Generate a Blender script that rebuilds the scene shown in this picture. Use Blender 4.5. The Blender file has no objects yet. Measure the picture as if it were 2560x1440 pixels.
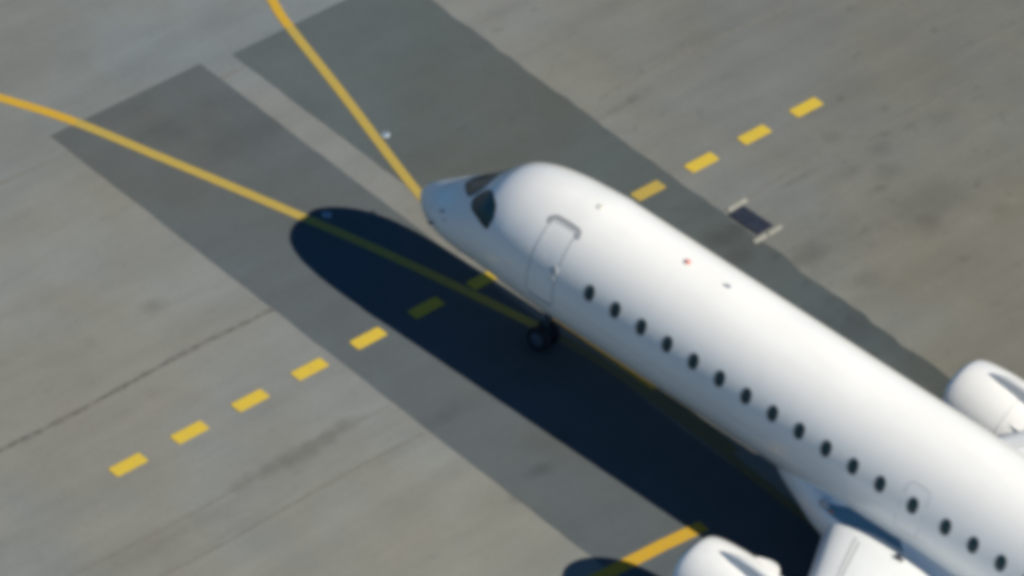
import bpy, bmesh, math, random
from mathutils import Vector, Matrix, Quaternion
random.seed(7)
R = math.radians
scene = bpy.context.scene
# ------------------------------------------------------------------ camera
CAM = Vector((70.906, -101.272, 99.925)); TGT = Vector((2.404, 1.110, 0.0)); ROLL = 0.1858; FPX = 15961.5
F = (TGT - CAM).normalized(); RT = F.cross(Vector((0, 0, 1))).normalized(); UP = RT.cross(F)
rt = math.cos(ROLL) * RT + math.sin(ROLL) * UP; up = -math.sin(ROLL) * RT + math.cos(ROLL) * UP
cd = bpy.data.cameras.new('camera'); cam = bpy.data.objects.new('camera', cd)
scene.collection.objects.link(cam); scene.camera = cam
m = Matrix((rt, up, -F)).transposed().to_4x4(); m.translation = CAM; cam.matrix_world = m
cd.sensor_width = 36.0; cd.lens = 36.0 * FPX / 2560.0; cd.clip_start = 1; cd.clip_end = 6000
# ------------------------------------------------------------------ light
SUNV = Vector((1.2, 0.21, 1.0)).normalized()          # towards the sun
el = math.asin(SUNV.z); az = math.atan2(SUNV.y, SUNV.x)
w = bpy.data.worlds.new("World"); scene.world = w; w.use_nodes = True
nt = w.node_tree; bg = nt.nodes['Background']
sky = nt.nodes.new('ShaderNodeTexSky'); sky.sky_type = 'NISHITA'; sky.sun_disc = False
sky.sun_elevation = el; sky.sun_rotation = math.pi / 2 - az
sky.air_density = 1.0; sky.dust_density = 0.3; sky.ozone_density = 6.0
wb = nt.nodes.new('ShaderNodeMix'); wb.data_type = 'RGBA'; wb.blend_type = 'MULTIPLY'; wb.inputs[0].default_value = 1.0
wb.inputs[7].default_value = (0.58, 0.93, 1.10, 1.0)      # even white balance of the whole sky: deep clear blue
nt.links.new(sky.outputs[0], wb.inputs[6]); nt.links.new(wb.outputs[2], bg.inputs[0]); bg.inputs[1].default_value = 0.044
sd = bpy.data.lights.new('sun', 'SUN'); sd.energy = 4.3; sd.angle = R(0.5); sd.color = (1.0, 0.92, 0.78)
so = bpy.data.objects.new('sun', sd); scene.collection.objects.link(so)
so.rotation_euler = SUNV.to_track_quat('Z', 'Y').to_euler(); so.location = (40, 10, 60)
scene.view_settings.view_transform = 'Standard'; scene.view_settings.look = 'None'
scene.view_settings.exposure = 0.58; scene.view_settings.gamma = 1.0
scene.view_settings.use_curve_mapping = False
scene.cycles.pixel_filter_type = 'BLACKMAN_HARRIS'; scene.cycles.filter_width = 6.0
scene.cycles.use_denoising = True
scene.cycles.max_bounces = 6

C = scene.collection
# ------------------------------------------------------------------ helpers
def link(name, me, parent=None, kind=None, label=None, cat=None, group=None):
    o = bpy.data.objects.new(name, me); C.objects.link(o)
    if parent: o.parent = parent
    if kind: o['kind'] = kind
    if label: o['label'] = label
    if cat: o['category'] = cat
    if group: o['group'] = group
    return o
def mesh(name, verts, faces, mats, smooth=False, idx=None):
    me = bpy.data.meshes.new(name); me.from_pydata([tuple(v) for v in verts], [], faces); me.update()
    for mt in (mats if isinstance(mats, (list, tuple)) else [mats]): me.materials.append(mt)
    if idx:
        for p, i in zip(me.polygons, idx): p.material_index = i
    if smooth:
        for p in me.polygons: p.use_smooth = True
    return me
class NB:
    """tiny node builder"""
    def __init__(s, name):
        s.m = bpy.data.materials.new(name); s.m.use_nodes = True; s.t = s.m.node_tree
        s.b = s.t.nodes['Principled BSDF']
    def n(s, typ, ins=None, **kw):
        nd = s.t.nodes.new(typ)
        for k, v in kw.items(): setattr(nd, k, v)
        for k, v in (ins or {}).items():
            if hasattr(v, 'is_output') or isinstance(v, bpy.types.NodeSocket): s.t.links.new(v, nd.inputs[k])
            else: nd.inputs[k].default_value = v
        return nd
    def math(s, op, a, b=0.0, clamp=False):
        nd = s.n('ShaderNodeMath', {0: a, 1: b}, operation=op); nd.use_clamp = clamp; return nd.outputs[0]
    def mix(s, fac, a, b, typ='MIX'):
        nd = s.n('ShaderNodeMix', {0: fac, 6: a, 7: b}, data_type='RGBA', blend_type=typ); return nd.outputs[2]
    def ramp(s, v, a, b, c0=0.0, c1=1.0):
        nd = s.n('ShaderNodeMapRange', {0: v, 1: a, 2: b, 3: c0, 4: c1}, interpolation_type='SMOOTHSTEP'); return nd.outputs[0]
    def noise(s, vec, scale, detail=4, rough=0.55):
        return s.n('ShaderNodeTexNoise', {'Vector': vec, 'Scale': scale, 'Detail': detail, 'Roughness': rough}).outputs[0]
    def mapping(s, vec, sc=(1, 1, 1), rot=(0, 0, 0), loc=(0, 0, 0)):
        return s.n('ShaderNodeMapping', {0: vec, 1: loc, 2: rot, 3: sc}).outputs[0]
    def obj(s): return s.n('ShaderNodeTexCoord').outputs['Object']
    def bump(s, h, dist=0.01, st=0.5):
        s.t.links.new(s.n('ShaderNodeBump', {'Height': h, 'Distance': dist, 'Strength': st}).outputs[0], s.b.inputs['Normal'])
    def col(s, c): s.t.links.new(c, s.b.inputs['Base Color']) if isinstance(c, bpy.types.NodeSocket) else setattr(s.b.inputs['Base Color'], 'default_value', c)
    def set(s, **kw):
        for k, v in kw.items():
            i = s.b.inputs[k.replace('_', ' ')]
            if isinstance(v, bpy.types.NodeSocket): s.t.links.new(v, i)
            else: i.default_value = v
def c4(r, g, b): return (r, g, b, 1.0)
TH = 1.4924
DU = Vector((math.cos(TH), math.sin(TH), 0)); DV = Vector((-math.sin(TH), math.cos(TH), 0))
def UV(u, v, z=0.0): p = DU * u + DV * v; return Vector((p.x, p.y, z))

# ------------------------------------------------------------------ materials
def ground_material(name, base, blobs, streak, seed, tint, lanes=False):
    b = NB(name); P = b.obj()
    q = b.mapping(P, rot=(0, 0, -TH), loc=(0, 0, 0))            # x along paving lanes
    big = b.noise(P, 0.055, 3); mid = b.noise(P, 0.45, 5, 0.6); fine = b.noise(P, 9.0, 5, 0.7); grit = b.noise(P, 60.0, 3, 0.7)
    st = b.noise(b.mapping(q, sc=(0.13, 1.3, 1), loc=(seed, 0, 0)), 1.0, 5, 0.6)
    st2 = b.noise(b.mapping(q, sc=(0.5, 3.2, 1), loc=(seed + 9, 3, 0)), 1.0, 4, 0.6)
    v = b.math('MULTIPLY', b.ramp(big, 0.35, 0.65, 0.95, 1.05), b.ramp(mid, 0.3, 0.7, 0.955, 1.04))
    v = b.math('MULTIPLY', v, b.ramp(fine, 0.25, 0.75, 0.93, 1.06))
    v = b.math('MULTIPLY', v, b.ramp(grit, 0.25, 0.75, 0.9, 1.1))
    v = b.math('MULTIPLY', v, b.ramp(st, 0.3, 0.72, 1.0 + streak * .4, 1.0 - streak))
    v = b.math('MULTIPLY', v, b.ramp(st2, 0.55, 0.75, 1.0, 1.0 - streak * .8))
    sep = b.n('ShaderNodeSeparateXYZ', {0: P}); X, Y = sep.outputs[0], sep.outputs[1]
    wob = b.noise(P, 1.6, 4, 0.65)
    for (x, y, lu, lv, k) in blobs:
        # soft worn-in stain, long axis along the lanes
        dx = b.math('SUBTRACT', X, x); dy = b.math('SUBTRACT', Y, y)
        uu = b.math('ADD', b.math('MULTIPLY', dx, DU.x / lu), b.math('MULTIPLY', dy, DU.y / lu))
        vv = b.math('ADD', b.math('MULTIPLY', dx, DV.x / lv), b.math('MULTIPLY', dy, DV.y / lv))
        d = b.math('SQRT', b.math('ADD', b.math('MULTIPLY', uu, uu), b.math('MULTIPLY', vv, vv)))
        d = b.math('ADD', d, b.math('MULTIPLY', b.math('SUBTRACT', wob, 0.5), 1.5))
        v = b.math('MULTIPLY', v, b.ramp(d, 0.05, 1.2, 1.0 - min(k * 1.45, .42), 1.0))
    # oily, tyre-marked ground towards the stand's starboard side
    dk = b.ramp(b.math('ADD', b.math('MULTIPLY', X, 0.45), Y), 4.0, 16.0, 1.0, tint)
    v = b.math('MULTIPLY', v, dk)
    spots = b.ramp(b.noise(b.mapping(q, sc=(1.0, 1.9, 1), loc=(5, seed, 0)), 1.15, 3, .55), 0.60, 0.74, 0.0, 1.0)
    busy = b.ramp(b.math('ADD', b.math('MULTIPLY', X, 0.45), Y), 3.0, 9.0, 0.07, 0.2)
    v = b.math('MULTIPLY', v, b.math('SUBTRACT', 1.0, b.math('MULTIPLY', spots, busy)))
    scuff = b.ramp(b.noise(b.mapping(q, sc=(.35, 7.0, 1), loc=(1, seed * 2, 0)), 1.3, 4, .6), 0.58, 0.72, 0.0, 0.09)
    v = b.math('MULTIPLY', v, b.math('SUBTRACT', 1.0, scuff))
    hue = b.mix(b.ramp(b.noise(P, 0.12, 3), 0.35, 0.65), c4(base[0] * 1.03, base[1], base[2] * .95), c4(base[0] * .97, base[1] * 1.0, base[2] * 1.05))
    warm = b.ramp(b.noise(b.mapping(P, loc=(seed * 3, 7, 0)), 0.32, 4, .6), 0.50, 0.72, 0.0, 0.5)
    hue = b.mix(warm, hue, b.mix(1.0, hue, c4(1.0, .945, .88), 'MULTIPLY'))
    if lanes:   # the paving lanes were cast from different batches
        vv_ = b.math('ADD', b.math('MULTIPLY', X, DV.x), b.math('MULTIPLY', Y, DV.y))
        l1 = b.ramp(b.math('ADD', vv_, b.math('MULTIPLY', big, 4)), 8.5, 11.0, 0, 1); l2 = b.ramp(b.math('ADD', vv_, b.math('MULTIPLY', big, 4)), -1.0, -7.0, 0, 1)
        hue = b.mix(b.math('MULTIPLY', l1, 1.0), hue, b.mix(1.0, hue, c4(.87, .93, 1.0), 'MULTIPLY'))
        hue = b.mix(b.math('MULTIPLY', l2, 1.0), hue, b.mix(1.0, hue, c4(1.08, 1.06, 1.0), 'MULTIPLY'))
    vc = b.n('ShaderNodeCombineXYZ', {0: v, 1: v, 2: v}).outputs[0]
    b.col(b.mix(1.0, hue, vc, 'MULTIPLY'))
    b.set(Roughness=b.ramp(mid, 0.3, 0.7, 0.84, 0.96)); b.b.inputs['Specular IOR Level'].default_value = 0.12
    b.bump(grit, 0.004, 0.4)
    return b.m
apron_blobs = [(-2.9, -6.37, .55, .30, .13), (7.58, -4.49, .8, .3, .16), (7.72, -3.54, .5, .22, .12), (3.96, 7.17, .8, .5, .16),
    (3.8, 12.35, .35, .3, .1), (4.93, 12.96, .6, .3, .1), (5.07, 11.58, .5, .28, .09), (5.6, 6.94, .6, .6, .22), (6.4, 7.9, .8, .5, .16),
    (8.5, 13.46, .45, .3, .1), (5.19, 15.38, .9, .3, .1), (5.3, 6.33, .9, .45, .2), (5.68, 12.33, .7, .4, .1), (7.68, 11.45, .6, .5, .1),
    (3.1, -8.0, 2.0, .34, .20), (3.15, -6.3, 1.3, .28, .15), (3.2, -12.0, 3.2, .55, .07), (3.9, -11.5, 3.0, .25, .06), (4.6, -6.0, 1.6, .25, .07),
    (-1.4, -11.3, .35, .14, .2), (4.35, 10.3, .9, .12, .14), (-.55, 8.6, .8, .1, .12), (6.5, 9.5, 2.4, 1.0, .08), (7.2, 12.2, 2.0, .7, .08), (8.0, 8.5, .9, .4, .12)]
M = {}
M['apron'] = ground_material('apron_concrete', (0.175, 0.182, 0.172), apron_blobs, 0.08, 3.0, 0.78, True)
strip_blobs = [(-6.0, .3, 1.6, 1.2, .10), (-7.4, -1.2, .9, .7, .07), (3.5, 7.2, 1.0, .5, .08), (4.6, 6.9, .9, .5, .16), (5.3, 6.6, .7, .4, .12),
               (7.3, -3.6, .6, .25, .14), (4.5, -3.9, .9, .4, .07), (6.8, -2.6, 1.5, .4, .06), (9, 7.0, 1.5, 1.6, .14), (12, 7.2, 1.5, 2.5, .1)]
M['strip'] = ground_material('strip_asphalt', (0.084, 0.0965, 0.101), strip_blobs, 0.06, 21.0, 0.84)
M['strip_far'] = ground_material('far_strip_asphalt', (0.081, 0.0955, 0.096), strip_blobs, 0.05, 27.0, 0.84)
def plain(name, c, rough=0.5, var=0.06, scale=3.0, **kw):
    b = NB(name); P = b.obj()
    v = b.ramp(b.noise(P, scale, 4), 0.3, 0.7, 1 - var, 1 + var * .6)
    vc = b.n('ShaderNodeCombineXYZ', {0: v, 1: v, 2: v}).outputs[0]
    b.col(b.mix(1.0, c4(*c), vc, 'MULTIPLY')); b.set(Roughness=rough)
    for k, x in kw.items(): b.b.inputs[k.replace('_', ' ')].default_value = x
    return b.m
M['joint'] = plain('joint_sealant', (0.132, 0.132, 0.122), 0.9, 0.3, 5, Specular_IOR_Level=.15)
M['joint_light'] = plain('old_joint', (0.15, 0.15, 0.135), 0.9, 0.12, 5, Specular_IOR_Level=.15)
def paint_line(name, c, worn, amt):
    b = NB(name); P = b.obj()
    n1 = b.noise(P, 7.0, 6, 0.7); n2 = b.noise(P, 40, 4, 0.7)
    f = b.ramp(b.math('ADD', b.math('MULTIPLY', n1, .6), b.math('MULTIPLY', n2, .4)), 0.52 - amt * .2, 0.68 - amt * .1, 0, amt)
    b.col(b.mix(f, c4(*c), c4(*worn))); b.set(Roughness=0.75); b.b.inputs['Specular IOR Level'].default_value = .2
    return b.m
M['yellow'] = paint_line('yellow_paint', (0.47, 0.285, 0.018), (0.26, 0.22, 0.11), 0.42)
M['yellow_dash'] = paint_line('yellow_dash_paint', (0.52, 0.375, 0.036), (0.27, 0.24, 0.12), 0.38)
M['yellow_worn'] = paint_line('worn_yellow_paint', (0.38, 0.275, 0.05), (0.27, 0.23, 0.095), 0.55)
M['yellow_shade'] = paint_line('shade_darkened_yellow_paint', (0.15, 0.125, 0.05), (0.11, 0.105, 0.075), 0.6)  # yellow with the airliner's shadow painted into its colour
def white_paint():
    b = NB('white_aircraft_paint'); P = b.obj()
    n = b.noise(b.mapping(P, sc=(.35, 1, 1)), 1.2, 5, .6); n2 = b.noise(P, 14, 3)
    st = b.noise(b.mapping(P, sc=(3.0, .6, .4)), 1.4, 4, .6)
    v = b.math('MULTIPLY', b.ramp(n, .3, .7, .965, 1.01), b.ramp(n2, .3, .7, .99, 1.005))
    v = b.math('MULTIPLY', v, b.ramp(st, .55, .8, 1.0, .97))
    vc = b.n('ShaderNodeCombineXYZ', {0: v, 1: v, 2: v}).outputs[0]
    b.col(b.mix(1.0, c4(.855, .86, .835), vc, 'MULTIPLY'))
    b.set(Roughness=b.ramp(n, .3, .7, .30, .38)); b.b.inputs['Coat Weight'].default_value = .8; b.b.inputs['Coat Roughness'].default_value = .12
    b.bump(b.noise(b.mapping(P, sc=(.6, 1, 1)), 1.1, 2), 0.01, .12)
    return b.m
M['white'] = white_paint()
M['lgrey'] = plain('light_grey_paint', (0.42, 0.44, 0.45), 0.4, .05)
M['gutter'] = plain('gutter_grey', (0.33, 0.345, 0.355), 0.5, .05)
M['seam'] = plain('panel_gap', (0.20, 0.22, 0.24), 0.6, .05)
M['seam_soft'] = plain('faint_panel_gap', (0.42, 0.45, 0.47), 0.6, .05)
M['dark'] = plain('dark_rubber_seal', (0.03, 0.035, 0.04), 0.5, .1)
M['glass'] = plain('cockpit_glass', (0.006, 0.042, 0.056), 0.22, .05, Specular_IOR_Level=.35)
M['cabglass'] = plain('cabin_window_acrylic', (0.007, 0.038, 0.052), 0.22, .05, Specular_IOR_Level=.35)
M['metal'] = plain('polished_metal', (0.62, 0.63, 0.65), 0.28, .04, Metallic=1.0)
M['dmetal'] = plain('dark_metal', (0.16, 0.16, 0.17), 0.45, .1, Metallic=.8)
M['fillet'] = plain('fillet_painted_shade', (0.11, 0.23, 0.30), 0.45, .05)  # shade on the steep root surface, put into the base colour
M['tyre'] = plain('tyre_rubber', (0.018, 0.018, 0.02), 0.85, .1)
M['hub'] = plain('wheel_hub_paint', (0.08, 0.10, 0.13), 0.6, .05)
M['red'] = plain('red_beacon_glass', (0.62, 0.24, 0.20), 0.3, .05)
M['amber'] = plain('amber_lens', (0.75, 0.25, 0.08), 0.25, .05)
M['blade'] = plain('antenna_blue_grey', (0.42, 0.47, 0.52), 0.6, .05)
M['beige'] = plain('beige_sealant', (0.66, 0.64, 0.56), 0.6, .05)
M['lid'] = plain('pit_lid_steel', (0.020, 0.024, 0.040), 0.55, .25, 6)
M['kerb'] = plain('pale_concrete_strip', (0.29, 0.29, 0.255), 0.85, .15, 8)
M['bluelens'] = plain('inset_light_lens', (0.12, 0.19, 0.28), 0.8, .05)
M['wing'] = plain('wing_paint', (0.71, 0.735, 0.74), 0.38, .03, 1.0, Coat_Weight=.2)
M['slat'] = plain('slat_paint', (0.66, 0.67, 0.67), 0.35, .03)

# ------------------------------------------------------------------ the ground
g = 2500.0
ground = link('apron_ground', mesh('apron_ground', [(-g, -g, 0), (g, -g, 0), (g, g, 0), (-g, g, 0)], [(0, 1, 2, 3)], M['apron']), kind='structure',
              label='grey concrete apron with faint paving joints and oil stains')
def strip(u0, u1, v0, v1, z, jag, step=0.35):
    """asphalt strip, long along -v, with slightly ragged edges"""
    vs, fs = [], []; n = int(abs(v1 - v0) / step); k = 0
    for i in range(n + 1):
        v = v0 + (v1 - v0) * i / n
        a = u0 + random.uniform(-1, 1) * jag[0]; b_ = u1 + random.uniform(-1, 1) * jag[1]
        if v < -5 and jag[1] > .02: b_ += .03 * math.sin(v * 2.1) + .03 * math.sin(v * 4.7 + 1) + random.uniform(-.04, .04)
        vs += [UV(a, v, z), UV(b_, v, z)]
        if i: fs.append((2 * i - 2, 2 * i, 2 * i + 1, 2 * i - 1))
    return vs, fs
vs, fs = strip(-4.206, 0.985, 8.80, -70, 0.004, (.016, .014))
link('asphalt_strip', mesh('asphalt_strip', vs, fs, M['strip']), kind='structure', label='dark asphalt strip running under the nose shadow, nearer of the two')
vs, fs = strip(1.915, 7.90, 8.62, -70, 0.004, (.02, .04))
link('asphalt_strip', mesh('asphalt_strip', vs, fs, M['strip_far']), kind='structure', label='dark asphalt strip passing behind the airliner, farther of the two')

def ribbon(pts, width, z):
    vs, fs = [], []
    for i, p in enumerate(pts):
        a = pts[max(i - 1, 0)]; b_ = pts[min(i + 1, len(pts) - 1)]
        t = Vector((b_[0] - a[0], b_[1] - a[1])).normalized(); n = Vector((-t.y, t.x))
        ww = width[i] if isinstance(width, list) else width
        vs += [(p[0] + n.x * ww / 2, p[1] + n.y * ww / 2, z), (p[0] - n.x * ww / 2, p[1] - n.y * ww / 2, z)]
        if i: fs.append((2 * i - 2, 2 * i - 1, 2 * i + 1, 2 * i))
    return vs, fs
def catmull(P, n=12):
    out = []; Q = [P[0]] + list(P) + [P[-1]]
    for i in range(1, len(Q) - 2):
        for k in range(n):
            t = k / n; a, b_, c, d = (Vector((*Q[j], 0)) for j in (i - 1, i, i + 1, i + 2))
            v = 0.5 * ((2 * b_) + (c - a) * t + (2 * a - 5 * b_ + 4 * c - d) * t * t + (3 * b_ - a - 3 * c + d) * t ** 3)
            out.append((v.x, v.y))
    out.append(tuple(P[-1])); return out
# joints between paving lanes (sealed, slightly uneven)
def joint(v, u0, u1, width, mat, amp=.04):
    n = max(4, int((u1 - u0) / .3)); pts = []
    for i in range(n + 1):
        u = u0 + (u1 - u0) * i / n
        p = UV(u, v + amp * math.sin(u * .7) + random.uniform(-1, 1) * amp * .25); pts.append((p.x, p.y))
    vs, fs = ribbon(pts, [width * random.uniform(.7, 1.3) for _ in pts], 0.006 if mat is M['joint'] else 0.0055)
    link('paving_joint', mesh('paving_joint', vs, fs, mat), parent=ground)
joint(0.57, -40, -4.23, .13, M['joint'])
joint(8.02, -40, -4.23, .06, M['joint_light'])
joint(8.0, 1.0, 1.9, .06, M['joint_light'])
joint(1.80, 8.6, 40, .07, M['joint_light'], .1)
joint(-3.73, -40, -4.33, .05, M['joint_light'])
joint(-4.95, -40, -4.33, .06, M['joint_light'])
joint(-3.3, 8.3, 40, .06, M['joint_light'], .12)
joint(15.5, -40, 40, .07, M['joint_light'])

# yellow lead-in lines
def on_strip(x, y):
    p = Vector((x, y, 0)); u, v = p.dot(DU), p.dot(DV)
    return (-4.2 < u < .97 and v < 8.8) or (1.91 < u < 7.9 and v < 8.62)
def taxi_line(P, width, z=0.010, name='taxi_line', shade_x=3.9):
    pts = catmull(P, 24); vs, fs = ribbon(pts, width, z)
    idx = []
    for f in fs:
        cx = sum(vs[i][0] for i in f) / 4; cy = sum(vs[i][1] for i in f) / 4
        idx.append(2 if cx > shade_x else 1 if on_strip(cx, cy) else 0)  # aft of the limit: yellow darkened to deepen the airliner's shadow
    return link(name, mesh(name, vs, fs, [M['yellow'], M['yellow_worn'], M['yellow_shade']], idx=idx), parent=ground)
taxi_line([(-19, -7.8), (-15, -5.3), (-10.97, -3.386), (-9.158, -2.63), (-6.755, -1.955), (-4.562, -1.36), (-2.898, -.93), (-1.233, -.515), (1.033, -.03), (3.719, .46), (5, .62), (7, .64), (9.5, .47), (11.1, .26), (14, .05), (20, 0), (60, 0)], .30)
taxi_line([(-13.5, 7.6), (-11.2, 6.13), (-9.341, 5.125), (-8.363, 4.66), (-5.489, 3.60), (-1.5, 2.07), (.5, 1.60), (2.0, 1.32), (4.0, 1.12), (6.0, 1.02), (8.2, .88), (10, .66)], .27, 0.014, shade_x=7.2)
# cross dashes
dv0, dp, du0 = -1.6151, 1.9940, -11.0095
for i in [k for k in range(0, 13)]:
    u = du0 + dp * i; v = dv0 - .06 if i in (6, 7, 8) else dv0
    cn = [(u - .5, v - .18), (u + .5, v - .18), (u + .5, v + .18), (u - .5, v + .18)]
    # corners rounded a little by wear
    ring = []
    for (a, b_), (sx, sy) in zip(cn, ((1, 1), (-1, 1), (-1, -1), (1, -1))):
        r = .05
        for t in range(4):
            an = {(1, 1): 180, (-1, 1): 270, (-1, -1): 0, (1, -1): 90}[(sx, sy)] + t * 30
            ring.append(UV(a + sx * r + r * math.cos(R(an)), b_ + sy * r + r * math.sin(R(an)), .018))
    p = UV(u, v)
    link('painted_dash', mesh('painted_dash', ring, [tuple(range(len(ring)))], M['yellow_worn'] if on_strip(p.x, p.y) and i == 9 else M['yellow_dash']), parent=ground)
# short bar painted across the strip beside the engine
vs, fs = ribbon([(10.25, -9.0), (10.50, -7.0), (10.80, -4.99), (11.0, -3.4), (11.22, -2.05)], .36, .010)
link('painted_bar', mesh('painted_bar', vs, fs, M['yellow']), parent=ground)

# ------------------------------------------------------------------ airliner
root = bpy.data.objects.new('airliner', None); C.objects.link(root); root.empty_display_size = 2
root['label'] = 'white twin-engine passenger jet parked nose to the upper left on the taxi line'; root['category'] = 'airplane'
def part(name, me, parent=root, label=None, kind=None): return link(name, me, parent=parent, label=label, kind=kind)

def pch(xs, ys, tr):
    xs = [tr(x) for x in xs]; n = len(xs); h = [xs[i + 1] - xs[i] for i in range(n - 1)]; d = [(ys[i + 1] - ys[i]) / h[i] for i in range(n - 1)]
    mm = [0.0] * n; mm[0] = d[0]; mm[-1] = d[-1]
    for i in range(1, n - 1):
        if d[i - 1] * d[i] > 0:
            w1 = 2 * h[i] + h[i - 1]; w2 = h[i] + 2 * h[i - 1]; mm[i] = (w1 + w2) / (w1 / d[i - 1] + w2 / d[i])
    def f(x):
        x = tr(x); i = 0
        while i < n - 2 and x > xs[i + 1]: i += 1
        t = min(max((x - xs[i]) / h[i], 0), 1)
        return (2 * t ** 3 - 3 * t * t + 1) * ys[i] + (t ** 3 - 2 * t * t + t) * h[i] * mm[i] + (-2 * t ** 3 + 3 * t * t) * ys[i + 1] + (t ** 3 - t * t) * h[i] * mm[i + 1]
    return f
sq = lambda x: math.sqrt(max(x, 0))
XS = [0, .12, .4, .9, 1.5, 2.1, 2.8, 3.6, 4.5, 5.6, 14, 23.5, 26, 29, 32, 34.2, 35.0]
ZT = [2.17, 2.46, 2.71, 3.06, 3.48, 4.01, 4.66, 4.94, 5.08, 5.148, 5.148, 5.148, 5.13, 5.0, 4.75, 4.45, 4.33]
ZB = [2.10, 1.99, 1.92, 1.85, 1.79, 1.75, 1.73, 1.70, 1.66, 1.634, 1.634, 1.70, 2.10, 2.85, 3.45, 3.85, 4.0]
WW = [0.01, .24, .53, .91, 1.18, 1.35, 1.50, 1.61, 1.655, 1.667, 1.667, 1.65, 1.5, 1.05, .6, .26, .1]
fT, fB, fW = pch(XS, ZT, sq), pch(XS, ZB, sq), pch(XS, WW, sq)
def skin(x, a, off=0.0):
    """point on the fuselage skin: x aft of the nose, a = degrees up from the port waterline (90 crown, 180 starboard)"""
    zt, zb, ww = fT(x), fB(x), fW(x); zm = (zt + zb) / 2; h = (zt - zb) / 2; t = R(a)
    p = Vector((x, -ww * math.cos(t), zm + h * math.sin(t)))
    if off:
        n = Vector((0, -math.cos(t) * h, math.sin(t) * ww)).normalized()
        e = .02; q1 = skin(x + e, a) - skin(max(x - e, 0.0), a); tt = Vector((0, math.sin(t) * ww, math.cos(t) * h))
        n2 = tt.cross(q1) if True else n
        if n2.dot(n) < 0: n2 = -n2
        p = p + n2.normalized() * off
    return p
def loft(rings, mats, cap0=False, cap1=False, name='loft', smooth=True):
    n = len(rings[0]); vs = [v for r in rings for v in r]; fs = []
    for i in range(len(rings) - 1):
        for j in range(n):
            fs.append((i * n + j, i * n + (j + 1) % n, (i + 1) * n + (j + 1) % n, (i + 1) * n + j))
    if cap0: fs.append(tuple(range(n))[::-1])
    if cap1: fs.append(tuple((len(rings) - 1) * n + j for j in range(n)))
    return mesh(name, vs, fs, mats, smooth)
def recalc(me):
    bm = bmesh.new(); bm.from_mesh(me); bmesh.ops.recalc_face_normals(bm, faces=bm.faces); bm.to_mesh(me); bm.free(); return me
st = [0.0008, .005, .015, .03, .06, .1, .15, .22, .3, .4, .5, .62, .75, .9, 1.05] + [1.2 + .15 * i for i in range(32)] + [6.2 + .5 * i for i in range(36)] + [24.5 + .5 * i for i in range(21)] + [34.9]
st = sorted(set(round(s, 4) for s in st if s <= 34.95))
rings = [[skin(x, 360 * j / 96) for j in range(96)] for x in st]
fus = part('fuselage', recalc(loft(rings, M['white'], True, True, 'fuselage')))

def smooth_poly(P, it=2):
    for _ in range(it):
        Q = []
        for i in range(len(P)):
            a, b_ = P[i], P[(i + 1) % len(P)]
            Q += [(a[0] * .75 + b_[0] * .25, a[1] * .75 + b_[1] * .25), (a[0] * .25 + b_[0] * .75, a[1] * .25 + b_[1] * .75)]
        P = Q
    return P
def dens(P, k=3):
    out = []
    for i in range(len(P)):
        a, b_ = P[i], P[(i + 1) % len(P)]
        for t in range(k): out.append((a[0] + (b_[0] - a[0]) * t / k, a[1] + (b_[1] - a[1]) * t / k))
    return out
def patch(P, off, mat, name, rings_n=4, rim=True):
    """closed panel following the skin: P = (x, a) outline, with a rim down to the skin"""
    cx = sum(p[0] for p in P) / len(P); ca = sum(p[1] for p in P) / len(P); n = len(P)
    vs = [skin(cx, ca, off)]; fs = []
    for k in range(1, rings_n + 1):
        t = k / rings_n
        vs += [skin(cx + (p[0] - cx) * t, ca + (p[1] - ca) * t, off) for p in P]
    if rim: vs += [skin(p[0], p[1], -.01) for p in P]
    for j in range(n): fs.append((0, 1 + j, 1 + (j + 1) % n))
    for k in range(rings_n - 1 + (1 if rim else 0)):
        for j in range(n):
            a = 1 + k * n
            fs.append((a + j, a + n + j, a + n + (j + 1) % n, a + (j + 1) % n))
    return recalc(mesh(name, vs, fs, mat, True))
def band(P, wd, off, mat, name, closed=True):
    """raised strip along an (x, a) outline"""
    pts = [skin(x, a, off) for x, a in P]; base = [skin(x, a, -.01) for x, a in P]; n = len(P); vs, fs = [], []
    for i in range(n):
        a = pts[(i - 1) % n] if closed or i else pts[i]; b_ = pts[(i + 1) % n] if closed or i < n - 1 else pts[i]
        t = (b_ - a).normalized(); nr = (pts[i] - base[i]).normalized(); s = t.cross(nr).normalized() * wd / 2
        vs += [base[i] - s, pts[i] - s, pts[i] + s, base[i] + s]
    for i in range(n if closed else n - 1):
        j = (i + 1) % n
        for k in range(3): fs.append((4 * i + k, 4 * i + k + 1, 4 * j + k + 1, 4 * j + k))
    if not closed: fs += [(0, 1, 2, 3), tuple(4 * (n - 1) + k for k in (3, 2, 1, 0))]
    return recalc(mesh(name, vs, fs, mat))
def rounded(cx, ca, hx, ha, k=3.2, n=28):
    return [(cx + hx * math.copysign(abs(math.cos(t)) ** (2 / k), math.cos(t)), ca + ha * math.copysign(abs(math.sin(t)) ** (2 / k), math.sin(t))) for t in [2 * math.pi * i / n for i in range(n)]]
def mir(P): return [(x, 180 - a) for x, a in P]

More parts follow.
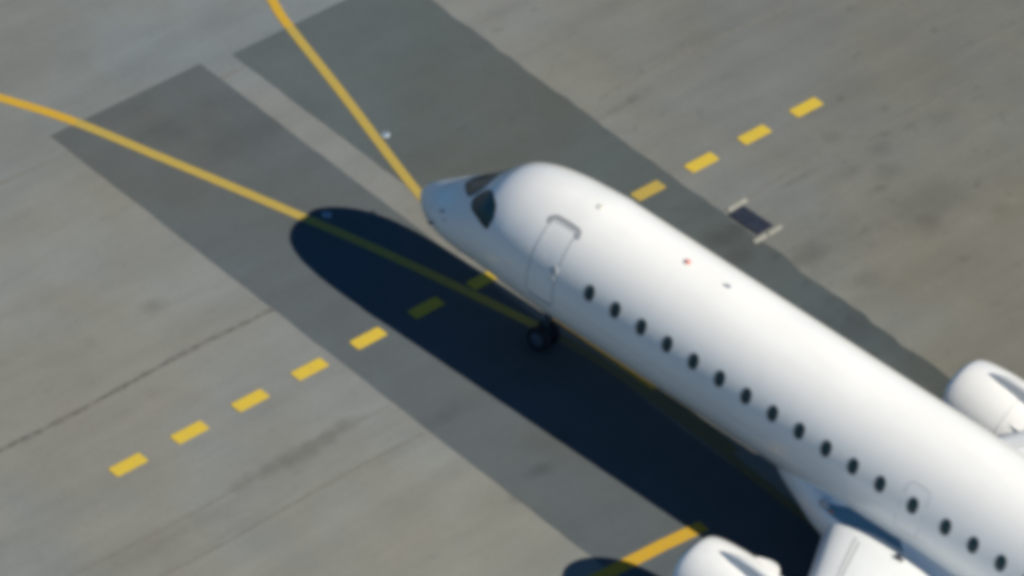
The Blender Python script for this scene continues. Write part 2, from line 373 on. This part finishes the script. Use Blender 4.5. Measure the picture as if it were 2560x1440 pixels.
# radome seam and cockpit glazing
part('radome_joint', band([(.95, 360 * j / 60) for j in range(60)], .012, .002, M['seam_soft'], 'radome_joint'))
front = [(1.95, 52), (1.76, 60), (1.57, 69), (1.41, 78), (1.32, 88.3), (1.70, 88.3), (2.16, 88.3), (2.20, 78), (2.22, 70), (2.20, 60)]
side = [(2.40, 57), (2.62, 54), (2.80, 48), (3.04, 40), (3.15, 30), (3.10, 17.5), (2.88, 20), (2.62, 26), (2.38, 33), (2.20, 43), (2.18, 51)]
for nm, P in (('windshield', front), ('cockpit_side_window', side)):
    for s in (0, 1):
        Q = P if s == 0 else mir(P)
        Q = smooth_poly(dens(Q, 2), 2)
        f = part(nm, band(Q, .05, .006, M['dark'], nm))
        part('pane', patch(Q, .004, M['glass'], 'pane', 6), f)
# windscreen wipers
for s in (0, 1):
    P = [(1.40, 84), (1.50, 79), (1.62, 73)]; P = P if s == 0 else mir(P)
    part('wiper', band(P, .015, .02, M['dark'], 'wiper', False))
# probes and sensor plates on the nose
def blob(center, rad, mat, name, sc=(1, 1, 1), n=12):
    vs, fs = [], []
    rr = []
    for i in range(1, 7):
        t = math.pi * i / 7
        rr.append([Vector((center[0] + rad * sc[0] * math.cos(t), center[1] + rad * sc[1] * math.sin(t) * math.cos(2 * math.pi * j / n), center[2] + rad * sc[2] * math.sin(t) * math.sin(2 * math.pi * j / n))) for j in range(n)])
    return recalc(loft(rr, mat, True, True, name))
for s in (0, 1):
    fl = (lambda P: P) if s == 0 else mir
    part('static_port', patch(fl(rounded(1.39, 26, .085, 3.6)), .004, M['lgrey'], 'static_port', 2))
    part('sensor_plate', patch(fl(rounded(1.62, 14, .05, 2.0)), .004, M['lgrey'], 'sensor_plate', 2))
    y = -1 if s == 0 else 1
    p0 = skin(1.22, -3 if s == 0 else 183); o = Vector((0, y, 0))
    vs = []; fs = []
    rr = [[p0 + o * k + Vector((dx, 0, 0)) + Vector((.05 * math.cos(t), 0, .02 * math.sin(t))) for t in [math.pi * 2 * j / 8 for j in range(8)]] for k, dx in ((-.02, 0), (.08, -.02), (.12, -.05))]
    part('pitot_probe', recalc(loft(rr, M['dmetal'], True, True, 'pitot_probe')))
# forward passenger door (port) and service door (starboard)
def door(x0, x1, a0, a1, s):
    fl = (lambda P: P) if s == 0 else mir
    cx, ca = (x0 + x1) / 2, (a0 + a1) / 2
    O = smooth_poly([(x0 - .02, a0 + 4), (x0 + .05, a0), (x1 + .02, a0 + 1.5), (x1 + .08, a0 + 5), (x1 + .03, 0), (x1, 20), (x1 - .02, 38), (x1 - .02, a1 - 3), (x1 - .08, a1), (x0 + .03, a1), (x0 - .03, a1 - 3), (x0 - .05, 38), (x0 - .04, 20), (x0 - .03, 0)], 2)
    d = part('door', patch(fl(O), .0015, M['white'], 'door', 7, False))
    part('door_seal', band(fl(O), .020, .003, M['seam'], 'door_seal'), d)
    hx = x1 - .07 if s == 0 else x1 - .1
    part('handle', patch(fl(rounded(hx, 10, .06, 1.4)), .017, M['lgrey'], 'handle', 2), d)
    part('door_window', patch(fl(rounded(hx - .0, 17.5, .085, 3.6)), .016, M['lgrey'], 'door_window', 2), d)
    g_ = [(x0 - .05, a1 - 3.5), (x0 - .08, a1 + .5), (x0 + .0, a1 + 3.2), (x0 + .1, a1 + 4), (x0 + .4, a1 + 4), (x1 - .07, a1 + 3.5), (x1 + .02, a1 + 2), (x1 + .05, a1 - 1), (x1 + .05, a1 - 5)]
    part('rain_gutter', band(fl(dens(g_, 3)[:-3]), .12, .010, M['gutter'], 'rain_gutter', False))
    part('sill_plate', band(fl([(x0 + .08 + i * .1, a0 - 1.0 + i * .15) for i in range(8)]), .07, .012, M['lgrey'], 'sill_plate', False))
door(4.63, 5.40, -18, 52.5, 0)
door(4.63, 5.30, -16, 48, 1)
# cabin windows
x0w, pw, gp = 6.426, .8128, .163
wx = [x0w + pw * i + (gp if i >= 12 else 0) + (gp if i >= 13 else 0) for i in range(24)]
for s in (0, 1):
    for i, x in enumerate(wx):
        if x > 25.5: continue
        P = rounded(x, 17.5, .155, 7.1, 2.2, 24); P = P if s == 0 else mir(P)
        f = part('cabin_window', band(P, .035, .004, M['lgrey'], 'cabin_window'))
        part('pane', patch(P, .002, M['cabglass'], 'pane', 2, False), f)
    x = wx[12]; P = rounded(x, 13, .34, 22, 5, 40); P = P if s == 0 else mir(P)
    e = part('overwing_exit', patch(P, .0012, M['white'], 'overwing_exit', 4, False))
    part('exit_outline', band(P, .016, .003, M['seam_soft'], 'exit_outline'), e)
    # rear door
    P = rounded(27.2 if s == 0 else 27.2, 20, .36, 26, 6, 40); P = P if s == 0 else mir(P)
    d = part('door', patch(P, .010, M['white'], 'door', 4)); part('door_seal', band(P, .02, .011, M['seam'], 'door_seal'), d)
# lap joints running along the skin
for a in (-8, 188):
    part('lap_joint', band([(5.7 + i * .5, a) for i in range(38)], .008, .0015, M['seam_soft'], 'lap_joint', False))
# crown fittings
b0 = skin(8.04, 86); part('beacon', blob((b0.x, b0.y, b0.z + .01), .085, M['red'], 'beacon', (1.1, 1, .55)))
def blade(x, a, L, Hh, T, mat, name='antenna'):
    p = skin(x, a); vs = []
    rr = []
    for k, (dx, l) in enumerate(((0, 1), (.3 * L, .75), (.45 * L, .5))):
        z = p.z - .01 + Hh * k / 2
        rr.append([Vector((p.x + dx + L * l * .5 * math.cos(t), p.y + T * .5 * l * math.sin(t), z)) for t in [2 * math.pi * j / 14 for j in range(14)]])
    part(name, recalc(loft(rr, mat, True, True, name)))
blade(9.18, 87, .26, .09, .05, M['blade']); blade(19.0, 90, .34, .3, .05, M['blade'])
part('antenna_base', patch(rounded(5.33, 84.5, .10, 3.0, 2), .006, M['beige'], 'antenna_base', 2))
part('satcom_fairing', blob((22, 0, 5.12), .5, M['white'], 'satcom_fairing', (2.2, .8, .42)))

# ---- wing-to-body fairing
def fair_ring(x, wd, zc, hh, k=2.5, n=48):
    return [Vector((x, wd * math.copysign(abs(math.cos(t)) ** (2 / k), math.cos(t)), zc + hh * math.copysign(abs(math.sin(t)) ** (2 / k), math.sin(t)))) for t in [2 * math.pi * j / n for j in range(n)]]
FR = [(12.0, 1.0, 2.3, .55), (12.5, 1.25, 2.22, .68), (13.1, 1.48, 2.15, .77), (13.8, 1.76, 2.08, .86), (14.6, 2.0, 2.02, .88), (15.6, 2.06, 2.0, .88), (18, 2.08, 2.0, .88), (20.5, 1.98, 2.0, .86), (22, 1.7, 2.1, .75), (23.6, 1.3, 2.3, .6), (24.5, .9, 2.4, .5)]
fairing = part('belly_fairing', recalc(loft([fair_ring(*f) for f in FR], M['white'], True, True, 'belly_fairing')))

# ---- wings
def airfoil(n=20):
    up_, lo = [], []
    for i in range(n + 1):
        c = (1 - math.cos(math.pi * i / n)) / 2
        t = 5 * (.2969 * math.sqrt(c) - .126 * c - .3516 * c * c + .2843 * c ** 3 - .1036 * c ** 4)
        cam_ = .02 * (1 - (2 * c - 1) ** 2)
        up_.append((c, cam_ + t)); lo.append((c, cam_ - t))
    return up_, lo
AU, AL = airfoil()
WING = [(1.5, 14.30, 6.45, .115, 2.12), (2.1, 14.57, 6.2, .115, 2.16), (3.2, 15.12, 5.3, .12, 2.26), (6.3, 16.62, 3.95, .12, 2.54), (12, 19.3, 2.6, .11, 3.06), (16.6, 21.5, 1.75, .10, 3.5), (17.5, 22.3, 1.2, .09, 3.75)]
def wing_at(y):
    for i in range(len(WING) - 1):
        if y <= WING[i + 1][0] or i == len(WING) - 2:
            t = (y - WING[i][0]) / (WING[i + 1][0] - WING[i][0]); return [WING[i][k] + (WING[i + 1][k] - WING[i][k]) * t for k in range(5)]
def wp(y, c, upper=True, off=0.0, s=-1):
    _, le, ch, th, z = wing_at(y)
    t = 5 * th * (.2969 * math.sqrt(max(c, 0)) - .126 * c - .3516 * c * c + .2843 * c ** 3 - .1036 * c ** 4); cm = .02 * (1 - (2 * c - 1) ** 2)
    return Vector((le + c * ch, s * y, z - .035 * ch * (c - .3) + ch * (cm + (t if upper else -t)) + off))
for s in (-1, 1):
    ys = [1.5, 2.1, 2.6, 3.2, 4.2, 5.2, 6.3, 8, 10, 12, 14, 16.6, 17.5]
    cs = [1 - (1 - math.cos(math.pi * i / 22)) / 2 for i in range(23)]
    rr = []
    for y in ys:
        rr.append([wp(y, c, True, 0, s) for c in cs] + [wp(y, c, False, 0, s) for c in cs[::-1][1:-1]])
    wg = part('wing', recalc(loft(rr, M['wing'], True, True, 'wing')))
    # leading-edge slats: inboard, three outboard; slightly proud skins with a gap behind
    for ya, yb in ((2.12, 4.35), (5.75, 9.2), (9.25, 12.8), (12.85, 16.3)):
        n = 8; rr = []
        prof = [(.135, True), (.10, True), (.065, True), (.035, True), (.012, True), (0, True), (.012, False), (.03, False), (.05, False)]
        for i in range(n + 1):
            y = ya + (yb - ya) * i / n; L = []
            for c, u in prof:
                p = wp(y, c, u, 0, s); k = max(0, (.13 - c) / .13) if u else 1.0; p += Vector((-.10 * k, 0, (.016 - .24 * k ** 1.2 if u else -.26))); L.append(p)
            L += [wp(y, .05, False, .02, s), wp(y, .1, True, -.03, s)]
            rr.append(L)
        part('slat', recalc(loft(rr, M['slat'], True, True, 'slat', False)), wg)
    def wband(P, wd, mat, name, hgt=.004, par=wg):
        vs, fs = [], []
        pts = [wp(y, c, True, hgt, s) for y, c in P]
        for i, p in enumerate(pts):
            a = pts[max(i - 1, 0)]; b_ = pts[min(i + 1, len(pts) - 1)]; t = (b_ - a).normalized(); n_ = t.cross(Vector((0, 0, 1))).normalized() * wd / 2
            vs += [p + n_, p - n_, p - n_ - Vector((0, 0, .02)), p + n_ - Vector((0, 0, .02))]
            if i:
                for k in range(4): fs.append((4 * i - 4 + k, 4 * i - 4 + (k + 1) % 4, 4 * i + (k + 1) % 4, 4 * i + k))
        fs += [(0, 1, 2, 3), tuple(4 * (len(pts) - 1) + k for k in (3, 2, 1, 0))]
        part(name, recalc(mesh(name, vs, fs, mat)), par)
    wband([(2.2 + i * .5, .150) for i in range(29)], .035, M['gutter'], 'slat_gap')
    wband([(2.2, .72), (4, .72), (6.3, .72), (9, .72), (12, .72)], .03, M['gutter'], 'flap_gap')
    # flap and aileron panel gaps, spoilers
    for y in (6.4, 9.2, 12): wband([(y, .72), (y, .86), (y, .99)], .025, M['gutter'], 'flap_gap')
    for y0, y1 in ((6.6, 7.9), (8.0, 9.3), (9.4, 10.7)):
        rr = [[wp(y, c, True, .012, s) for c in (.60, .65, .70)] + [wp(y, c, True, -.02, s) for c in (.70, .60)] for y in (y0, (y0 + y1) / 2, y1)]
        part('spoiler', recalc(loft(rr, M['lgrey'], True, True, 'spoiler', False)), wg)
    # winglet
    rr = []
    for k in range(5):
        t = k / 4; x = 22.3 + 1.3 * t; yy = 17.5 + .55 * t; z = 3.75 + 1.7 * t * t + .2 * t; ch = 1.2 - .65 * t
        rr.append([Vector((x + ch * (.5 - .5 * math.cos(a)), s * (yy + .06 * ch * math.sin(a) * (.3 + t)), z + .05 * ch * math.sin(a) * (1 - t))) for a in [2 * math.pi * j / 16 for j in range(16)]])
    part('winglet', recalc(loft(rr, M['white'], True, True, 'winglet')), wg)
    # flap track fairings
    for y in (4.2, 8.3, 11.6):
        _, le, ch, th, z = wing_at(y)
        part('flap_track_fairing', blob((le + ch * .88, s * y, z - .18), .5, M['white'], 'flap_track_fairing', (2.0, .34, .42)), wg)
    # wing-root fillet with its shade painted in as blue-grey, landing light in its nose, small root fitting
    def fx(x, z):
        for i in range(len(FR) - 1):
            if FR[i][0] <= x <= FR[i + 1][0]:
                t = (x - FR[i][0]) / (FR[i + 1][0] - FR[i][0]); w_, zc, hh = [FR[i][k] + (FR[i + 1][k] - FR[i][k]) * t for k in (1, 2, 3)]
                e = 1 - min(abs((z - zc) / hh), 1) ** 2.5; return w_ * max(e, 0) ** (1 / 2.5)
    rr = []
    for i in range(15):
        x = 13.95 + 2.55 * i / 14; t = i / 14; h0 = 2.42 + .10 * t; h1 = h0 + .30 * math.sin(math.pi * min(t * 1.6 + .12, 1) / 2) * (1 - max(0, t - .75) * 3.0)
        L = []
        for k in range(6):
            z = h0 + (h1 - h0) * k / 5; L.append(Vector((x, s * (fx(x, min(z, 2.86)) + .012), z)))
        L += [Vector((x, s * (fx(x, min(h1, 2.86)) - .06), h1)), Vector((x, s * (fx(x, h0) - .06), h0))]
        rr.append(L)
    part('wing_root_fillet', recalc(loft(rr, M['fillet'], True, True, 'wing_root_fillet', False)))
    ll = part('landing_light', blob((14.12, s * (fx(14.12, 2.45) - .01), 2.50), .15, M['lgrey'], 'landing_light', (1.2, .35, .9)))
    part('lens', blob((14.40, s * (fx(14.40, 2.5) + .015), 2.46), .07, M['amber'], 'lens', (.9, .5, 1)), ll)
    rr = [[Vector((16.55 + l * .13 * math.cos(t), s * (2.00 + l * .05 * math.sin(t)), z)) for t in [2 * math.pi * j / 12 for j in range(12)]] for z, l in ((2.55, 1), (2.68, 1), (2.74, .6))]
    part('root_vent', recalc(loft(rr, M['dmetal'], True, True, 'root_vent')))

# ---- engines
def ringx(x, cy, cz, r, n=64, sy=1.0, sz=1.0): return [Vector((x, cy + sy * r * math.cos(2 * math.pi * j / n), cz + sz * r * math.sin(2 * math.pi * j / n))) for j in range(n)]
for s in (-1, 1):
    ex = 12.93 if s < 0 else 13.20; ey = s * 5.07; ez = 1.52
    eng = None
    outer = [(.0, .93), (.015, .965), (.05, .995), (.12, 1.03), (.25, 1.065), (.5, 1.10), (.9, 1.13), (1.4, 1.135), (1.9, 1.11), (2.5, 1.04), (3.1, .93), (3.45, .85)]
    inner = [(3.44, .80), (3.0, .82), (2.0, .86), (1.1, .87), (.6, .83), (.25, .835), (.1, .86), (.03, .895), (.0, .93)]
    rr = [ringx(ex + x, ey, ez, r) for x, r in outer + inner[:-1]]
    me = loft(rr + [rr[0]], [M['white']], False, False, 'engine_cowl'); eng = part('engine_cowl', recalc(me))
    rr = [ringx(ex + x - .004, ey, ez, r + .004) for x, r in ((.10, .86), (.03, .895), (.0, .93), (.015, .967), (.05, .997), (.10, 1.022))]
    part('inlet_lip', recalc(loft(rr, M['metal'], False, False, 'inlet_lip')), eng)
    # seam round the cowl
    for xx, r in ((1.75, 1.121),):
        part('cowl_seam', recalc(loft([ringx(ex + xx, ey, ez, r - .01), ringx(ex + xx, ey, ez, r + .003), ringx(ex + xx + .012, ey, ez, r + .003), ringx(ex + xx + .012, ey, ez, r - .01)], M['seam_soft'], name='cowl_seam')), eng)
    rr = [ringx(ex + x, ey, ez, r, 24) for x, r in ((.45, .02), (.5, .09), (.62, .19), (.8, .27), (.95, .30))]
    part('spinner', recalc(loft(rr, M['dmetal'], True, True, 'spinner')), eng)
    vs, fs = [], []
    for k in range(18):
        a = 2 * math.pi * k / 18
        for r_, tw, hw in ((.28, .3, .05), (.55, .7, .08), (.84, 1.05, .10)):
            for sg in (-1, 1):
                an = a + sg * hw / r_ * math.sin(tw); vs.append(Vector((ex + .95 + sg * hw * math.cos(tw), ey + r_ * math.cos(an), ez + r_ * math.sin(an))))
        b_ = len(vs) - 6; fs += [(b_, b_ + 1, b_ + 3, b_ + 2), (b_ + 2, b_ + 3, b_ + 5, b_ + 4)]
    part('fan', mesh('fan', vs, fs, M['dmetal']), eng)
    rr = [ringx(ex + x, ey, ez, r, 40) for x, r in ((1.2, .86), (1.22, .3), (2.6, .5), (3.4, .58), (4.1, .5), (4.6, .42), (4.62, .34), (5.2, .06))]
    part('exhaust_nozzle', recalc(loft(rr, M['dmetal'], False, True, 'exhaust_nozzle')), eng)
    # strake on the inboard shoulder
    an = R(45); dy = -s * math.cos(an); dz = math.sin(an); dn = Vector((0, dy, dz)); tt = Vector((0, -dz, dy)) * .018
    pr = [(1.10, 0), (1.28, .09), (1.46, .15), (1.62, .18), (1.74, .17), (1.83, .12), (1.88, .04), (1.89, 0)]
    if s > 0: pr = [(x + .65, h * .25 - .02) for x, h in pr]
    L1 = [Vector((ex + x, ey, ez)) + dn * (1.10 + h) for x, h in pr] + [Vector((ex + pr[-1][0] - .05, ey, ez)) + dn * 1.0, Vector((ex + pr[0][0], ey, ez)) + dn * 1.0]
    part('strake', recalc(loft([[p - tt for p in L1], [p + tt for p in L1]], M['white'], True, True, 'strake', False)), eng)
    # pylon: starts as a wedge on top of the cowl, runs back to the wing
    _, le, ch, th, wz = wing_at(5.07)
    PY = [(ex + .55, .02, 2.60, 1.0), (ex + .8, .07, 2.74, 1.1), (ex + 1.2, .12, 2.88, 1.2), (ex + 1.7, .16, 2.95, 1.2), (ex + 2.2, .20, 2.98, 1.2), (ex + 2.9, .21, 2.90, 1.3), (le + .4, .21, 2.86, 1.3), (le + 1.6, .20, 2.70, 1.2), (le + 3.2, .12, 2.3, .5)]
    rr = []
    for x, hw, zt, dp_ in PY:
        zt -= .02
        rr.append([Vector((x, ey + hw * math.copysign(abs(math.cos(t)) ** .6, math.cos(t)), (zt - dp_ / 2) + dp_ / 2 * math.copysign(abs(math.sin(t)) ** .5, math.sin(t)))) for t in [2 * math.pi * j / 20 for j in range(20)]])
    part('pylon', recalc(loft(rr, M['white'], True, True, 'pylon')))

# ---- tail
def fin(rows, name, vertical=False, s=1):
    rr = []
    for (sp, x, ch, z, th) in rows:
        L = []
        for j in range(24):
            a = 2 * math.pi * j / 24; c = .5 - .5 * math.cos(a); t = th * ch * math.sin(a) * (1 - .45 * c)
            L.append(Vector((x + ch * c, t, z)) if vertical else Vector((x + ch * c, s * sp, z + t)))
        rr.append(L)
    return part(name, recalc(loft(rr, M['white'], True, True, name)))
fin([(0, 27.8, 5.6, 4.85, .05), (0, 29.2, 4.8, 6.0, .06), (0, 31.2, 3.8, 8.2, .06), (0, 33.2, 2.7, 10.9, .055), (0, 33.6, 2.3, 11.1, .03)], 'tail_fin', True)
for s in (-1, 1): fin([(.3, 30.3, 3.3, 4.15, .05), (3, 31.8, 2.4, 4.45, .05), (6.1, 33.5, 1.3, 4.8, .045)], 'tailplane', s=s)

# ---- landing gear
def wheel(x, y, r, wd, par, z=None):
    z = z or r; y = y
    def ry(yy, rr_, n=32): return [Vector((x + rr_ * math.cos(2 * math.pi * j / n), yy, z + rr_ * math.sin(2 * math.pi * j / n))) for j in range(n)]
    h = wd / 2
    rr = [ry(y - h * .75, r * .58), ry(y - h, r * .70), ry(y - h * .95, r * .86), ry(y - h * .6, r * .97), ry(y, r), ry(y + h * .6, r * .97), ry(y + h * .95, r * .86), ry(y + h, r * .70), ry(y + h * .75, r * .58)]
    wv = part('wheel', recalc(loft(rr, M['tyre'], True, True, 'wheel')), par)
    rr = [ry(y - h * .86, r * .30), ry(y - h * .80, r * .52), ry(y - h * .70, r * .57), ry(y + h * .70, r * .57), ry(y + h * .80, r * .52), ry(y + h * .86, r * .30)]
    part('hub', recalc(loft(rr, M['hub'], True, True, 'hub')), par)
def tube(p, q, r0, r1, mat, name, par, n=14):
    d = (q - p).normalized(); a = d.orthogonal().normalized(); b_ = d.cross(a)
    rr = [[c + a * r * math.cos(2 * math.pi * j / n) + b_ * r * math.sin(2 * math.pi * j / n) for j in range(n)] for c, r in ((p, r0), (q, r1))]
    return part(name, recalc(loft(rr, mat, True, True, name)), par)
ng = tube(Vector((4.33, 0, 1.75)), Vector((4.33, 0, .42)), .09, .07, M['hub'], 'nose_gear_strut', root)
tube(Vector((4.33, -.26, .34)), Vector((4.33, .26, .34)), .05, .05, M['dmetal'], 'axle', ng)
tube(Vector((4.33, 0, .9)), Vector((5.1, 0, 1.72)), .04, .04, M['hub'], 'drag_brace', ng)
for y in (-.21, .21): wheel(4.33, y, .34, .21, ng)
for s in (-1, 1):
    vs = [(3.65, s * .36, 1.80), (4.55, s * .36, 1.80), (4.5, s * .30, 1.42), (3.75, s * .30, 1.45)]
    vs += [(x, y - s * .03, z) for x, y, z in vs]
    part('gear_door', mesh('gear_door', vs, [(0, 1, 2, 3), (7, 6, 5, 4), (0, 4, 5, 1), (1, 5, 6, 2), (2, 6, 7, 3), (3, 7, 4, 0)], M['white']))
    mg = tube(Vector((17.9, s * 3.1, 2.3)), Vector((17.9, s * 3.3, .55)), .14, .10, M['hub'], 'main_gear_strut', root)
    tube(Vector((17.9, s * 2.85, .5)), Vector((17.9, s * 3.75, .5)), .06, .06, M['dmetal'], 'axle', mg)
    tube(Vector((17.9, s * 3.25, 1.3)), Vector((17.9, s * 2.0, 2.0)), .06, .06, M['hub'], 'side_brace', mg)
    for y in (-.32, .32): wheel(17.9, s * 3.3 + y, .52, .36, mg)

# ------------------------------------------------------------------ service pit in the apron
pit = bpy.data.objects.new('service_pit', None); C.objects.link(pit); pit.location = (4.62, 7.93, 0)
pit['label'] = 'dark steel service pit lid between two pale concrete end strips'; pit['category'] = 'ground hatch'
def box(name, x0, x1, y0, y1, z0, z1, mat, par, bev=.01):
    bm = bmesh.new(); bmesh.ops.create_cube(bm, size=1)
    for v in bm.verts: v.co = Vector(((x0 + x1) / 2 + v.co.x * (x1 - x0), (y0 + y1) / 2 + v.co.y * (y1 - y0), (z0 + z1) / 2 + v.co.z * (z1 - z0)))
    bmesh.ops.bevel(bm, geom=bm.edges[:], offset=bev, segments=2, affect='EDGES')
    me = bpy.data.meshes.new(name); bm.to_mesh(me); bm.free(); me.materials.append(mat)
    o = link(name, me, parent=par); return o
lid = box('lid', -.50, -.01, -.31, .31, -.03, .035, M['lid'], pit); lid2 = box('lid', .01, .50, -.31, .31, -.03, .035, M['lid'], pit)
for l_, x in ((lid, -.26), (lid2, .26)):
    for y in (-.2, .2): box('lifting_eye', x - .05, x + .05, y - .02, y + .02, .03, .055, M['dmetal'], l_, .006)
box('end_strip', -.70, -.56, -.16, .58, -.03, .03, M['kerb'], pit); 
box('end_strip', .56, .69, -.60, -.10, -.03, .03, M['kerb'], pit); box('end_strip', .58, .70, -.06, .48, -.03, .03, M['kerb'], pit)
pit.rotation_euler = (0, 0, R(-1.5))
# ------------------------------------------------------------------ inset ground lights
def light(x, y, label, first=[None]):
    if first[0] is None:
        r = bpy.data.objects.new('inset_light', None); C.objects.link(r)
        def disc(name, rs, mat, par):
            rr = [[Vector((r_ * math.cos(2 * math.pi * j / 20), r_ * math.sin(2 * math.pi * j / 20), z)) for j in range(20)] for r_, z in rs]
            return link(name, recalc(loft(rr, mat, True, True, name)), parent=par)
        disc('rim', ((.11, -.02), (.11, .012), (.10, .018), (.07, .018)), M['blade'], r)
        disc('lens', ((.075, 0), (.075, .025), (.045, .035)), M['bluelens'], r); first[0] = r; o = r
    else:
        o = first[0].copy(); C.objects.link(o)
        for ch in first[0].children: c = ch.copy(); C.objects.link(c); c.parent = o
    o.location = (x, y, .004); o['label'] = label; o['category'] = 'ground light'; o['group'] = 'inset ground lights along the lead-in lines'
light(-3.69, 3.22, 'pale blue inset light on the dark strip just beside the right-hand yellow line')
light(-2.50, -.37, 'small bluish inset light inside the tip of the nose shadow')
